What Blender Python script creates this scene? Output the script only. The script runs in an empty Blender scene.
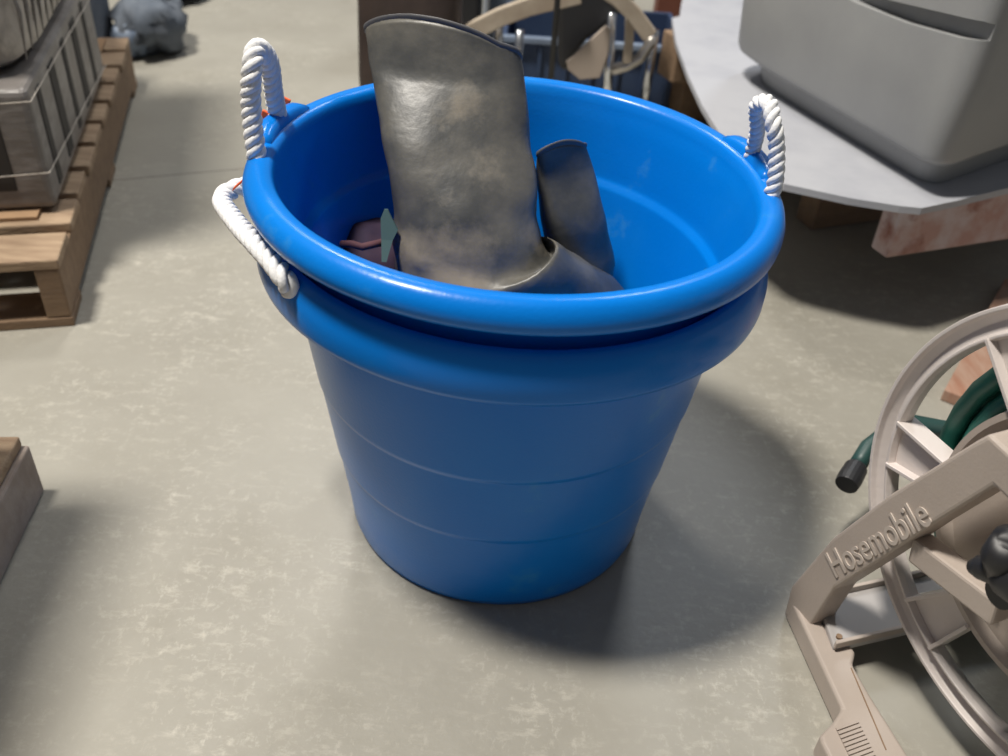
import bpy, bmesh, math, random
from mathutils import Vector, Matrix, noise
random.seed(7)
scene = bpy.context.scene
C = scene.collection
PI = math.pi

# ------------------------------------------------------------------ camera
FPX, PITCH, ROLL, CH = 910.0, 0.6418, 0.0661, 0.870
Fv = Vector((0, math.cos(PITCH), -math.sin(PITCH)))
Uv = Vector((0, math.sin(PITCH), math.cos(PITCH)))
Xv = Vector((1, 0, 0))
X2 = Xv*math.cos(ROLL) + Uv*math.sin(ROLL)
U2 = -Xv*math.sin(ROLL) + Uv*math.cos(ROLL)
cd = bpy.data.cameras.new('camera'); cam = bpy.data.objects.new('camera', cd); C.objects.link(cam)
m = Matrix((X2, U2, -Fv)).transposed().to_4x4(); m.translation = Vector((0, 0, CH)); cam.matrix_world = m
cd.sensor_width = 36; cd.lens = FPX/1008*36; cd.clip_start = 0.02
cd.dof.use_dof = True; cd.dof.focus_distance = 0.92; cd.dof.aperture_fstop = 4.6
scene.camera = cam

# ------------------------------------------------------------------ light
w = bpy.data.worlds.new('world'); scene.world = w; w.use_nodes = True
bg = w.node_tree.nodes['Background']; bg.inputs[0].default_value = (0.84, 0.88, 0.96, 1); bg.inputs[1].default_value = 0.125

def area(name, loc, target, sx, sy, power, col):
    ld = bpy.data.lights.new(name, 'AREA'); ld.shape = 'RECTANGLE'; ld.size = sx; ld.size_y = sy
    ld.energy = power; ld.color = col
    o = bpy.data.objects.new(name, ld); C.objects.link(o); o.location = loc
    o.rotation_euler = (Vector(target)-Vector(loc)).to_track_quat('-Z', 'Y').to_euler()
    return o
area('ceiling_lamp_light', (-1.95, 0.55, 6.3), (-0.2, 1.2, 0), 0.65, 0.9, 545, (1.0, 0.945, 0.86))
area('doorway_daylight', (1.4, 4.4, 4.0), (0.1, 1.4, 0.1), 0.7, 0.6, 40, (0.86, 0.92, 1.0))
area('rear_floor_fill', (-0.9, 3.5, 3.2), (-0.5, 2.8, 0), 0.5, 0.5, 42, (1.0, 0.96, 0.90))  # added fill light that brightens the floor at the back

scene.view_settings.view_transform = 'Standard'; scene.view_settings.look = 'None'
scene.view_settings.gamma = 1.0; scene.view_settings.use_curve_mapping = False
scene.view_settings.exposure = 0.05

# ------------------------------------------------------------------ helpers
def at(u, v, z=0.0):
    d = Fv*FPX + X2*(u-504) - U2*(v-378); t = (z-CH)/d.z
    return Vector((0, 0, CH)) + d*t
def aty(u, v, y):
    d = Fv*FPX + X2*(u-504) - U2*(v-378); return Vector((0, 0, CH)) + d*(y/d.y)

def mat(name, col, rough=0.6, col2=None, scale=20, lo=0.4, hi=0.65, bump=0.0, bscale=60, metal=0.0, stretch=(1, 1, 1), spec=0.5, coat=0.0, col3=None, scale3=6, lo3=0.55, hi3=0.7):
    M = bpy.data.materials.new(name); M.use_nodes = True; nt = M.node_tree; b = nt.nodes['Principled BSDF']
    b.inputs['Base Color'].default_value = (*col, 1); b.inputs['Roughness'].default_value = rough
    b.inputs['Metallic'].default_value = metal; b.inputs['Specular IOR Level'].default_value = spec
    b.inputs['Coat Weight'].default_value = coat
    tc = nt.nodes.new('ShaderNodeTexCoord'); mp = nt.nodes.new('ShaderNodeMapping'); mp.inputs['Scale'].default_value = stretch
    nt.links.new(tc.outputs['Object'], mp.inputs[0])
    last = None
    for c2, sc, l, h in ((col2, scale, lo, hi), (col3, scale3, lo3, hi3)):
        if c2 is None: continue
        n = nt.nodes.new('ShaderNodeTexNoise'); n.inputs['Scale'].default_value = sc; n.inputs['Detail'].default_value = 6; n.inputs['Roughness'].default_value = 0.6
        nt.links.new(mp.outputs[0], n.inputs['Vector'])
        r = nt.nodes.new('ShaderNodeMapRange'); r.inputs[1].default_value = l; r.inputs[2].default_value = h
        nt.links.new(n.outputs['Fac'], r.inputs[0])
        mx = nt.nodes.new('ShaderNodeMix'); mx.data_type = 'RGBA'; nt.links.new(r.outputs[0], mx.inputs[0])
        if last is None: mx.inputs[6].default_value = (*col, 1)
        else: nt.links.new(last, mx.inputs[6])
        mx.inputs[7].default_value = (*c2, 1); last = mx.outputs[2]
    if last is not None: nt.links.new(last, b.inputs['Base Color'])
    if bump:
        n = nt.nodes.new('ShaderNodeTexNoise'); n.inputs['Scale'].default_value = bscale; n.inputs['Detail'].default_value = 5
        nt.links.new(mp.outputs[0], n.inputs['Vector'])
        bn = nt.nodes.new('ShaderNodeBump'); bn.inputs['Strength'].default_value = bump; bn.inputs['Distance'].default_value = 0.003
        nt.links.new(n.outputs['Fac'], bn.inputs['Height']); nt.links.new(bn.outputs[0], b.inputs['Normal'])
    return M

class G:
    """collects geometry in world space"""
    def __init__(s): s.v = []; s.f = []
    def add(s, vs, fs):
        o = len(s.v); s.v += [Vector(a) for a in vs]; s.f += [[i+o for i in f] for f in fs]; return s
    def box(s, c, size, R=None):
        R = R or Matrix.Identity(3); c = Vector(c); hx, hy, hz = [a/2 for a in size]
        vs = [c + R @ Vector((x*hx, y*hy, z*hz)) for x in (-1, 1) for y in (-1, 1) for z in (-1, 1)]
        return s.add(vs, [(0, 1, 3, 2), (4, 6, 7, 5), (0, 4, 5, 1), (2, 3, 7, 6), (0, 2, 6, 4), (1, 5, 7, 3)])
    def bar(s, a, b, wv, tv):
        """box from a to b with half-vectors wv, tv"""
        a, b = Vector(a), Vector(b); vs = [p + i*wv + j*tv for p in (a, b) for i in (-1, 1) for j in (-1, 1)]
        return s.add(vs, [(0, 1, 3, 2), (4, 6, 7, 5), (0, 4, 5, 1), (2, 3, 7, 6), (0, 2, 6, 4), (1, 5, 7, 3)])
    def loft(s, rings, closed=True, caps=True, loop=False):
        n = len(rings[0]); vs = [p for r in rings for p in r]; fs = []
        K = len(rings)
        for k in range(K if loop else K-1):
            for i in range(n if closed else n-1):
                j = (i+1) % n; k2 = (k+1) % K
                fs.append((k*n+i, k*n+j, k2*n+j, k2*n+i))
        if caps and not loop: fs.append(tuple(range(n))[::-1]); fs.append(tuple((K-1)*n+i for i in range(n)))
        return s.add(vs, fs)
    def tube(s, pts, r, n=10, caps=True):
        pts = [Vector(p) for p in pts]; rings = []; T0 = None; N = None
        for i, p in enumerate(pts):
            T = (pts[min(i+1, len(pts)-1)] - pts[max(i-1, 0)]).normalized()
            if N is None: N = T.orthogonal().normalized()
            else: N = (N - T*N.dot(T)).normalized()
            B = T.cross(N); rr = r[i] if isinstance(r, (list, tuple)) else r
            rings.append([p + rr*(math.cos(a)*N + math.sin(a)*B) for a in [2*PI*k/n for k in range(n)]])
        return s.loft(rings, caps=caps)
    def prism(s, poly, ext):
        """poly: 3D points (planar), ext: vector"""
        ext = Vector(ext); n = len(poly); vs = [Vector(p) for p in poly] + [Vector(p)+ext for p in poly]
        fs = [tuple(range(n))[::-1], tuple(range(n, 2*n))] + [(i, (i+1) % n, n+(i+1) % n, n+i) for i in range(n)]
        return s.add(vs, fs)
    def obj(s, name, M, parent=None, smooth=False, bevel=0.0, segs=2, subsurf=0, origin=None):
        if parent is not None:
            o0 = Vector((0, 0, 0)); q_ = parent
            while q_ is not None: o0 += q_.location; q_ = q_.parent
        elif origin is not None: o0 = Vector(origin)
        else: o0 = Vector((0, 0, 0))
        me = bpy.data.meshes.new(name); me.from_pydata([tuple(p-o0) for p in s.v], [], s.f)
        bm = bmesh.new(); bm.from_mesh(me); bmesh.ops.recalc_face_normals(bm, faces=bm.faces); bm.to_mesh(me); bm.free()
        me.materials.append(M)
        if smooth:
            for p in me.polygons: p.use_smooth = True
        o = bpy.data.objects.new(name, me); C.objects.link(o)
        if parent is not None: o.parent = parent
        else: o.location = o0
        if bevel:
            b = o.modifiers.new('bevel', 'BEVEL'); b.width = bevel; b.segments = segs; b.limit_method = 'ANGLE'; b.angle_limit = 0.6
        if subsurf:
            b = o.modifiers.new('sub', 'SUBSURF'); b.levels = subsurf; b.render_levels = subsurf
        return o

def tag(o, label, cat, group=None):
    o['label'] = label; o['category'] = cat
    if group: o['group'] = group
    return o
def thing(name, loc, label, cat, group=None):
    o = bpy.data.objects.new(name, None); C.objects.link(o); o.location = Vector(loc); o.empty_display_size = 0.05
    return tag(o, label, cat, group)

# ------------------------------------------------------------------ materials
M_wood = mat('aged_wood', (0.27, 0.18, 0.11), 0.8, (0.2, 0.13, 0.08), 9, 0.35, 0.7, 0.6, 40, stretch=(1, 6, 6))
M_wood2 = mat('pale_wood', (0.40, 0.29, 0.19), 0.8, (0.24, 0.16, 0.10), 9, 0.35, 0.7, 0.6, 40, stretch=(1, 6, 6))
M_pinkwood = mat('pink_stained_wood', (0.48, 0.31, 0.27), 0.85, (0.58, 0.50, 0.50), 14, 0.4, 0.6, 0.5, 50, col3=(0.26, 0.10, 0.07), scale3=9, lo3=0.6, hi3=0.72)
M_blue = mat('blue_plastic', (0.0, 0.185, 0.68), 0.30, (0.004, 0.205, 0.70), 7, 0.45, 0.75, 0.08, 260, col3=(0.05, 0.28, 0.62), scale3=14, lo3=0.64, hi3=0.82, spec=0.22, coat=0.18)
M_blue.node_tree.nodes['Principled BSDF'].inputs['Coat Roughness'].default_value = 0.16
M_rope = mat('white_rope', (0.86, 0.86, 0.86), 0.8, (0.8, 0.8, 0.8), 60, 0.5, 0.8, 0.3, 300)
M_orange = mat('orange_plastic', (0.85, 0.13, 0.03), 0.5)
M_beige = mat('beige_plastic', (0.45, 0.385, 0.335), 0.45, (0.405, 0.345, 0.30), 8, 0.4, 0.7, 0.1, 300)
M_cream = mat('pale_lilac_plastic', (0.66, 0.60, 0.57), 0.38, (0.60, 0.545, 0.51), 8, 0.4, 0.7, 0.1, 300)
M_hose = mat('green_hose', (0.02, 0.13, 0.10), 0.4, (0.03, 0.18, 0.14), 12)
M_black = mat('black_plastic', (0.018, 0.018, 0.02), 0.45)
M_dark = mat('dark_rubber', (0.03, 0.032, 0.035), 0.5)
M_grey = mat('grey_bin_plastic', (0.33, 0.335, 0.335), 0.5, (0.29, 0.295, 0.3), 5, 0.4, 0.7, 0.15, 400)
M_tray = mat('pale_board', (0.43, 0.44, 0.475), 0.5, (0.37, 0.38, 0.42), 10, 0.45, 0.7)
M_card = mat('brown_cardboard', (0.36, 0.23, 0.13), 0.9, (0.30, 0.19, 0.11), 12)
M_wrapgrey = mat('film_over_grey_cartons', (0.17, 0.155, 0.145), 0.4, (0.25, 0.235, 0.225), 14, 0.45, 0.65, 0.6, 22, stretch=(1, 1, 3))
M_wrapwhite = mat('film_over_pale_sacks', (0.50, 0.46, 0.41), 0.4, (0.30, 0.27, 0.24), 16, 0.5, 0.66, 1.0, 18, stretch=(4, 1, 1))
M_slot = mat('dark_slot', (0.035, 0.032, 0.03), 0.7)
M_brown = mat('dark_brown_leather', (0.042, 0.029, 0.025), 0.6, (0.065, 0.045, 0.038), 10)
M_redbrown = mat('red_brown_wood', (0.20, 0.075, 0.05), 0.6, (0.14, 0.05, 0.03), 12)
M_metal = mat('brushed_metal', (0.55, 0.52, 0.48), 0.35, metal=0.8)
M_chrome = mat('chrome', (0.8, 0.82, 0.85), 0.15, metal=1.0)
M_bind = mat('grey_rubber_binding', (0.10, 0.10, 0.105), 0.5)
M_slate = mat('slate_fabric', (0.10, 0.12, 0.15), 0.9, (0.15, 0.17, 0.20), 12)
M_bluegrey = mat('blue_grey_plastic', (0.20, 0.25, 0.33), 0.5, (0.14, 0.18, 0.25), 10)
M_burg = mat('burgundy_cloth', (0.022, 0.012, 0.035), 0.85, (0.04, 0.018, 0.04), 25)
M_greencloth = mat('grey_green_cloth', (0.035, 0.075, 0.08), 0.9)

def boot_material(zmud):
    M = mat('muddy_black_rubber', (0.066, 0.067, 0.064), 0.42, (0.135, 0.127, 0.108), 13, 0.40, 0.64, 0.25, 60)
    nt = M.node_tree; b = nt.nodes['Principled BSDF']; cur = b.inputs['Base Color'].links[0].from_socket
    tc = nt.nodes.new('ShaderNodeTexCoord'); mp = nt.nodes.new('ShaderNodeMapping'); nt.links.new(tc.outputs['Object'], mp.inputs[0])
    n = nt.nodes.new('ShaderNodeTexNoise'); n.inputs['Scale'].default_value = 17; n.inputs['Detail'].default_value = 8; n.inputs['Roughness'].default_value = 0.65
    nt.links.new(mp.outputs[0], n.inputs['Vector'])
    # dried mud collects round the ankle and in a patch on the right of the shaft
    def blob(cx, cy, cz, rad, gain):
        d = nt.nodes.new('ShaderNodeVectorMath'); d.operation = 'DISTANCE'; nt.links.new(tc.outputs['Object'], d.inputs[0]); d.inputs[1].default_value = (cx, cy, cz)
        r = nt.nodes.new('ShaderNodeMapRange'); r.inputs[1].default_value = 0; r.inputs[2].default_value = rad; r.inputs[3].default_value = gain; r.inputs[4].default_value = 0
        nt.links.new(d.outputs['Value'], r.inputs[0]); return r.outputs[0]
    tot = None
    for a in zmud:
        o = blob(*a)
        if tot is None: tot = o
        else:
            ad = nt.nodes.new('ShaderNodeMath'); ad.operation = 'MAXIMUM'; nt.links.new(tot, ad.inputs[0]); nt.links.new(o, ad.inputs[1]); tot = ad.outputs[0]
    ad = nt.nodes.new('ShaderNodeMath'); ad.operation = 'ADD'; nt.links.new(tot, ad.inputs[0]); nt.links.new(n.outputs['Fac'], ad.inputs[1])
    r = nt.nodes.new('ShaderNodeMapRange'); r.inputs[1].default_value = 0.66; r.inputs[2].default_value = 1.12; nt.links.new(ad.outputs[0], r.inputs[0])
    mx = nt.nodes.new('ShaderNodeMix'); mx.data_type = 'RGBA'; nt.links.new(r.outputs[0], mx.inputs[0]); nt.links.new(cur, mx.inputs[6]); mx.inputs[7].default_value = (0.32, 0.27, 0.195, 1)
    nt.links.new(mx.outputs[2], b.inputs['Base Color'])
    mr = nt.nodes.new('ShaderNodeMapRange'); mr.inputs[3].default_value = 0.40; mr.inputs[4].default_value = 0.9; nt.links.new(r.outputs[0], mr.inputs[0]); nt.links.new(mr.outputs[0], b.inputs['Roughness'])
    return M

# ------------------------------------------------------------------ floor
def floor_material():
    M = mat('worn_concrete', (0.345, 0.33, 0.285), 0.45, (0.29, 0.275, 0.235), 3.0, 0.35, 0.7, 0.15, 90)
    nt = M.node_tree; b = nt.nodes['Principled BSDF']; cur = b.inputs['Base Color'].links[0].from_socket
    tc = nt.nodes.new('ShaderNodeTexCoord')
    def layer(scale, rotz, st, lo, hi, col, amt):
        nonlocal cur
        mp = nt.nodes.new('ShaderNodeMapping'); mp.inputs['Rotation'].default_value = (0, 0, rotz); mp.inputs['Scale'].default_value = st
        nt.links.new(tc.outputs['Object'], mp.inputs[0])
        n = nt.nodes.new('ShaderNodeTexNoise'); n.inputs['Scale'].default_value = scale; n.inputs['Detail'].default_value = 9; n.inputs['Roughness'].default_value = 0.72
        nt.links.new(mp.outputs[0], n.inputs['Vector'])
        n2 = nt.nodes.new('ShaderNodeTexNoise'); n2.inputs['Scale'].default_value = 5; n2.inputs['Detail'].default_value = 3
        nt.links.new(tc.outputs['Object'], n2.inputs['Vector'])
        r = nt.nodes.new('ShaderNodeMapRange'); r.inputs[1].default_value = lo; r.inputs[2].default_value = hi; r.inputs[4].default_value = amt
        nt.links.new(n.outputs['Fac'], r.inputs[0])
        r2 = nt.nodes.new('ShaderNodeMapRange'); r2.inputs[1].default_value = 0.38; r2.inputs[2].default_value = 0.62; nt.links.new(n2.outputs['Fac'], r2.inputs[0])
        mu = nt.nodes.new('ShaderNodeMath'); mu.operation = 'MULTIPLY'; nt.links.new(r.outputs[0], mu.inputs[0]); nt.links.new(r2.outputs[0], mu.inputs[1])
        mx = nt.nodes.new('ShaderNodeMix'); mx.data_type = 'RGBA'; nt.links.new(mu.outputs[0], mx.inputs[0]); nt.links.new(cur, mx.inputs[6]); mx.inputs[7].default_value = (*col, 1)
        cur = mx.outputs[2]
    layer(55, 0.15, (0.55, 1.1, 1), 0.52, 0.72, (0.56, 0.53, 0.46), 0.8)
    layer(95, -0.1, (1.0, 0.6, 1), 0.54, 0.72, (0.60, 0.57, 0.50), 0.7)
    layer(9, 0.6, (1, 1, 1), 0.45, 0.62, (0.27, 0.255, 0.21), 0.5)
    layer(26, 0.1, (1, 1, 1), 0.60, 0.75, (0.20, 0.19, 0.165), 0.5)
    nt.links.new(cur, b.inputs['Base Color'])
    return M
g = G(); g.add([(-7, -3, 0), (8, -3, 0), (8, 11, 0), (-7, 11, 0)], [(0, 1, 2, 3)])
fl = g.obj('floor', floor_material()); fl['kind'] = 'structure'
# thin saw-cut joint in the slab
a, b_ = at(150, 177), at(262, 167)
d = (b_-a).normalized(); sd = Vector((-d.y, d.x, 0))
g = G(); g.bar(a-d*3, b_+d*0.1, sd*0.0012, Vector((0, 0, 0.0003)))
jt = g.obj('trim_1', mat('joint_filler', (0.13, 0.125, 0.11), 0.9)); jt['kind'] = 'structure'

# ------------------------------------------------------------------ pallets
def pallet(corner, dirv, length, width, label, woodA, woodB, boards, bw=0.09, side=-1, H=0.125):
    """corner = near right bottom corner; dirv = direction of the stringers; boards run to side"""
    t = thing('wooden_pallet', corner, label, 'pallet')
    dv = Vector(dirv).normalized(); sv = Vector((-dv.y, dv.x, 0))*(-side)
    R = Matrix((sv, dv, Vector((0, 0, 1)))).transposed(); c0 = Vector(corner)
    P = lambda s, l, z: c0 + sv*s + dv*l + Vector((0, 0, z))
    tb = 0.018
    for k in range(3):
        s = 0.02 + k*(width-0.04)/2
        g = G(); g.box(P(s, length/2, H/2), (0.038, length-0.002, H-2*tb-0.001), R); g.obj('stringer', woodA, t, bevel=0.003)
    for (l0, l1) in boards:
        j = random.uniform(-0.004, 0.004)
        g = G(); g.box(P(width/2+j, (l0+l1)/2, H-tb/2), (width, l1-l0, tb), R); g.obj('deck_board', woodB, t, bevel=0.003)
    for l0 in (0.0, length/2-0.045, length-0.09):
        g = G(); g.box(P(width/2, l0+0.045, tb/2), (width, 0.09, tb-0.001), R); g.obj('bottom_board', woodA, t, bevel=0.002)
    return t, P, R

pc = at(75, 326, 0)
pdir = (at(118, 62, 0.125) - at(58, 244, 0.125)); pdir.z = 0; pdir.normalize()
L = 1.15
bds = [(0.0, 0.095)] + [(0.125 + i*0.116, 0.125 + i*0.116+0.095) for i in range(8)] + [(L-0.095, L)]
pal, PP, PR_ = pallet(pc, pdir, L, 0.95, 'weathered wooden pallet at left under the film wrapped load', M_wood, M_wood2, bds)

# load on the pallet
def PL(s, l, z): return PP(s, l, z+0.125)
t = thing('flat_cardboard_sheet', PL(0.3, 0.3, 0), 'flat brown cardboard sheet between the left pallet and the wrapped load', 'cardboard')
C.objects.unlink(t); bpy.data.objects.remove(t)
g = G(); g.box(PL(0.49, 0.63, 0.004), (0.88, 0.98, 0.006), PR_)
tag(g.obj('cardboard_sheet', M_card, origin=PL(0.47, 0.64, 0)), 'flat brown cardboard sheet lying on the left pallet beneath the wrapped cartons', 'cardboard')

t = thing('wrapped_carton', PL(0.4, 0.6, 0.008), 'film wrapped grey carton stack with dark slots on the left pallet', 'carton')
H1 = 0.205; s0, s1, l0, l1 = 0.022, 0.80, 0.165, 0.86
g = G(); g.box(PL((s0+s1)/2, (l0+l1)/2, 0.008+H1/2), (s1-s0, l1-l0, H1), PR_); g.obj('carton_body', M_wrapgrey, t, bevel=0.012, segs=3)
for k in range(5):   # dark slots in the right face
    l = l0+0.05+k*0.125
    g = G(); g.box(PL(s0+0.001, l+0.02, 0.008+H1/2), (0.006, 0.05 if k % 2 else 0.03, H1*0.82), PR_); g.obj('slot', M_slot, t, bevel=0.002)
for k in range(4):   # and in the near face
    s = s0+0.06+k*0.17
    for zz, hh in ((0.10, 0.13),):
        g = G(); g.box(PL(s+0.05, l0+0.001, 0.008+zz), (0.115, 0.006, hh), PR_); g.obj('slot', M_slot, t, bevel=0.002)
# film strands
g = G()
for k in range(2):
    z0 = 0.035+k*0.12
    g.tube([PL(s1, l0-0.004, z0), PL(s0-0.004, l0-0.004, z0+0.04), PL(s0-0.004, l1, z0-0.01+0.03*(k % 2))], 0.0012, 5)
g.obj('film_fold', M_wrapwhite, t)
# upper wrapped sack
t = thing('wrapped_sack', PL(0.4, 0.6, 0.215), 'creased pale film wrapped sack on top of the slotted grey cartons', 'sack')
rings = []
for z, e in ((0, 0.03), (0.02, 0.008), (0.06, 0.0), (0.14, 0.006), (0.22, 0.0), (0.28, 0.02), (0.30, 0.05)):
    ring = []; n = 64
    for i in range(n):
        a = 2*PI*i/n; ca, sa = math.cos(a), math.sin(a)
        k = (abs(ca)**6+abs(sa)**6)**(-1/6)
        hs, hl = (s1-s0)/2-e, (l1-l0)/2-e-0.02
        wob = 1+0.012*noise.noise(Vector((ca*5, sa*5, z*30)))
        ring.append(PL((s0+s1)/2+hs*ca*k*wob, (l0+l1)/2+hl*sa*k*wob, 0.214+z))
    rings.append(ring)
G().loft(rings).obj('sack_body', M_wrapwhite, t, smooth=True)
g = G()
for k in range(9):
    l = l0+0.06+k*0.052
    g.tube([PL(s0+0.002, l, 0.24), PL(s0-0.002, l+0.012, 0.31), PL(s0+0.004, l-0.006, 0.40)], [0.001, 0.004, 0.001], 5)
g.obj('film_crease', M_wrapgrey, t, smooth=True)
# a taller grey carton on top of the sack, its top out of the frame
t = thing('wrapped_carton', PL(0.4, 0.5, 0.52), 'plain grey film wrapped carton crowning the load on the left pallet', 'carton')
g = G(); g.box(PL((s0+s1)/2+0.02, (l0+l1)/2, 0.52+0.30), (s1-s0-0.06, l1-l0-0.06, 0.60), PR_); g.obj('carton_body', M_wrapgrey, t, bevel=0.012, segs=3)
# brown carton at the back of the pallet
g = G(); g.box(PL(0.20, 0.99, 0.20), (0.22, 0.22, 0.385), PR_)
t = thing('cardboard_carton', PL(0.16, 1.0, 0), 'plain brown cardboard carton on the far end of the left pallet', 'carton')
cbd = g.obj('carton_body', M_card, t, bevel=0.004)
g = G(); g.box(PL(0.088, 0.99, 0.2), (0.002, 0.05, 0.385), PR_); g.obj('packing_tape', M_wood2, cbd)

# dark bundle of gear behind the pallet
bq = at(153, 62, 0)
t = thing('tool_bag', bq, 'slumped slate grey tool bag on the floor behind the left pallet', 'bag')
def blob(c, r, M, name, parent, seed=0, amp=0.15, seg=24):
    rings = []
    for j in range(1, seg//2):
        ph = PI*j/(seg//2); ring = []
        for i in range(seg):
            a = 2*PI*i/seg; dv = Vector((math.sin(ph)*math.cos(a), math.sin(ph)*math.sin(a), math.cos(ph)))
            k = 1+amp*noise.noise(dv*2.2+Vector((seed, 0, 0)))
            ring.append(Vector(c)+Vector((dv.x*r[0], dv.y*r[1], dv.z*r[2]))*k)
        rings.append(ring)
    return G().loft(rings).obj(name, M, parent, smooth=True)
blob(bq+Vector((-0.02, 0.1, 0.085)), (0.085, 0.13, 0.085), M_slate, 'bag_body', t, 1, 0.45)
blob(bq+Vector((-0.07, 0.03, 0.05)), (0.05, 0.06, 0.05), M_bluegrey, 'side_pocket', t, 3, 0.4)
G().tube([bq+Vector((-0.09+0.017*k, 0.08, 0.15+0.05*math.sin(PI*k/8))) for k in range(9)], 0.008, 8).obj('carry_handle', M_dark, t, smooth=True)
bq2 = at(176, 14, 0)
t = thing('folded_blanket', bq2, 'grey brown folded cloth bundle on the floor behind the slate bag', 'cloth')
blob(bq2+Vector((-0.06, 0.22, 0.06)), (0.11, 0.2, 0.06), M_slate, 'cloth_body', t, 5, 0.4)
blob(bq2+Vector((-0.07, 0.21, 0.12)), (0.09, 0.16, 0.045), mat('dusty_brown_cloth', (0.22, 0.17, 0.16), 0.9), 'top_fold', t, 6)
# slatted crate
bq3 = PL(0.16, L+0.12, -0.125)
t = thing('slatted_crate', bq3, 'small dark crate with pale slats beyond the brown carton', 'crate')
g = G(); g.box(bq3+Vector((-0.08, 0.08, 0.15)), (0.24, 0.2, 0.30)); g.obj('crate_body', M_slate, t, bevel=0.005)
for k in range(5):
    g = G(); g.box(bq3+Vector((-0.08, -0.024, 0.05+k*0.055)), (0.24, 0.008, 0.016)); g.obj('slat', M_tray, t, bevel=0.002)

# near left wooden skid
c2 = at(45, 490, 0)
dd = (at(5, 575, 0)-c2); dd.z = 0; dd.normalize()
far = c2
t = thing('wooden_skid', c2, 'low greyish wooden skid whose corner shows at the left edge nearest the viewer', 'skid')
sv = Vector((dd.y, -dd.x, 0));
if sv.x > 0: sv = -sv
R = Matrix((sv, dd, Vector((0, 0, 1)))).transposed()
Q = lambda s, l, z: c2 + sv*s + dd*l + Vector((0, 0, z))
for k in range(2):
    g = G(); g.box(Q(0.02+0.3*k, 0.35, 0.040), (0.04, 0.70, 0.078), R); g.obj('runner', mat('greyish_wood', (0.30, 0.24, 0.20), 0.85, (0.38, 0.32, 0.28), 14, 0.4, 0.6, 0.5, 50), t, bevel=0.003)
for k in range(6):
    g = G(); g.box(Q(0.17, 0.045+k*0.12, 0.087), (0.325, 0.09 if k else 0.088, 0.016), R); g.obj('deck_board', M_wood2 if k % 2 == 0 else M_wood, t, bevel=0.003)
t = thing('cardboard_carton', Q(0.2, 0.4, 0.096), 'brown carton added on the low greyish skid at the left edge to shade the floor', 'carton')
g = G(); g.box(Q(0.18, 0.345, 0.397), (0.25, 0.64, 0.60), R); g.obj('carton_body', M_card, t, bevel=0.004)  # added for an unseen tall object, to cast its shadow on the floor

# ------------------------------------------------------------------ tubs
TX, TY = 0.0024, 0.9013
def warp_low(p, zb):
    x, y, z = p
    k = z/0.39
    return Vector((TX-0.0019+x, TY-0.0028+y, z - k*(0.0255*x - 0.0185*y)))
EA = 2.2731-PI/2
def warp_up(p, zb):
    x, y, z = p; th = math.atan2(y, x); s = 1+0.0282*math.cos(2*(th-EA))*min(1, max(0, (z-0.30)/0.09))**2
    x *= s; y *= s; zz = z+zb
    return Vector((TX+x+0.0457*(zz-.43), TY+y-0.011*(zz-.43), zz - (0.0457*x - 0.011*y)))

def tub(label, zb, warp, Rb, profile, seg=128):
    t = thing('rope_handled_tub', (TX, TY, zb), label, 'tub', 'nested blue tubs')
    rings = []
    for (r, z) in profile:
        rings.append([warp((r*math.cos(2*PI*i/seg), r*math.sin(2*PI*i/seg), z), zb) for i in range(seg)])
    g = G().loft(rings, caps=True)
    g.obj('shell', M_blue, t, smooth=True)
    return t
# (radius, height) measured from the tub's own underside: outside up, lip, inside down
def prof(Rb, Rt, zl, Rl, lipin, zt, grooves, inner_step):
    p = [(Rb-0.03, 0.004), (Rb-0.012, 0.0), (Rb-0.003, 0.003), (Rb, 0.012)]
    zs = sorted([0.05, 0.1, 0.2, 0.3] + [z+e for z in grooves for e in (-0.004, -0.001, 0.001, 0.006)])
    for z in zs:
        r = Rb+(Rt-Rb)*z/zl
        if any(abs(z-(q-0.001)) < 1e-6 or abs(z-(q-0.004)) < 1e-6 for q in grooves): pass
        off = 0.0
        for q in grooves:
            if z >= q+0.0009: off += 0.0016
        p.append((r-0.0016*len(grooves)+off, z))
    p += [(Rt, zl-0.012), (Rt+0.001, zl-0.003), (Rt+0.006, zl), (Rl-0.006, zl), (Rl-0.001, zl+0.002), (Rl, zl+0.007)]
    h = zt-zl
    p += [(Rl, zl+h*0.42), (Rl-0.002, zl+h*0.62), (Rl-0.006, zl+h*0.84), (Rl-0.012, zt-0.0008), (Rl-0.017, zt), (lipin+0.004, zt-0.0015), (lipin, zt-0.006), (lipin-0.002, zt-0.016)]
    zi = inner_step
    MID = True
    k = (Rt-0.0042-(Rb-0.004))/zl
    ri = lambda z: Rb-0.004+k*z
    p += [(ri(q_) if q_ <= zl-0.02 else ri(zl-0.02)+(lipin-0.002-ri(zl-0.02))*((q_-(zl-0.02))/(zt-0.016-(zl-0.02)))**1.3, q_) for q_ in (zt-0.022, zt-0.030, zt-0.038, zt-0.05, zt-0.07)]
    p += [(ri(zi+0.014), zi+0.014), (ri(zi+0.006), zi+0.006), (ri(zi)-0.0005, zi+0.001), (ri(zi)-0.006, zi-0.003), (ri(zi)-0.007, zi-0.008), (ri(zi-0.02)-0.007, zi-0.02), (ri(0.1)-0.007, 0.1), (Rb-0.011, 0.02), (Rb-0.02, 0.008), (Rb-0.06, 0.006)]
    return p

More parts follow.
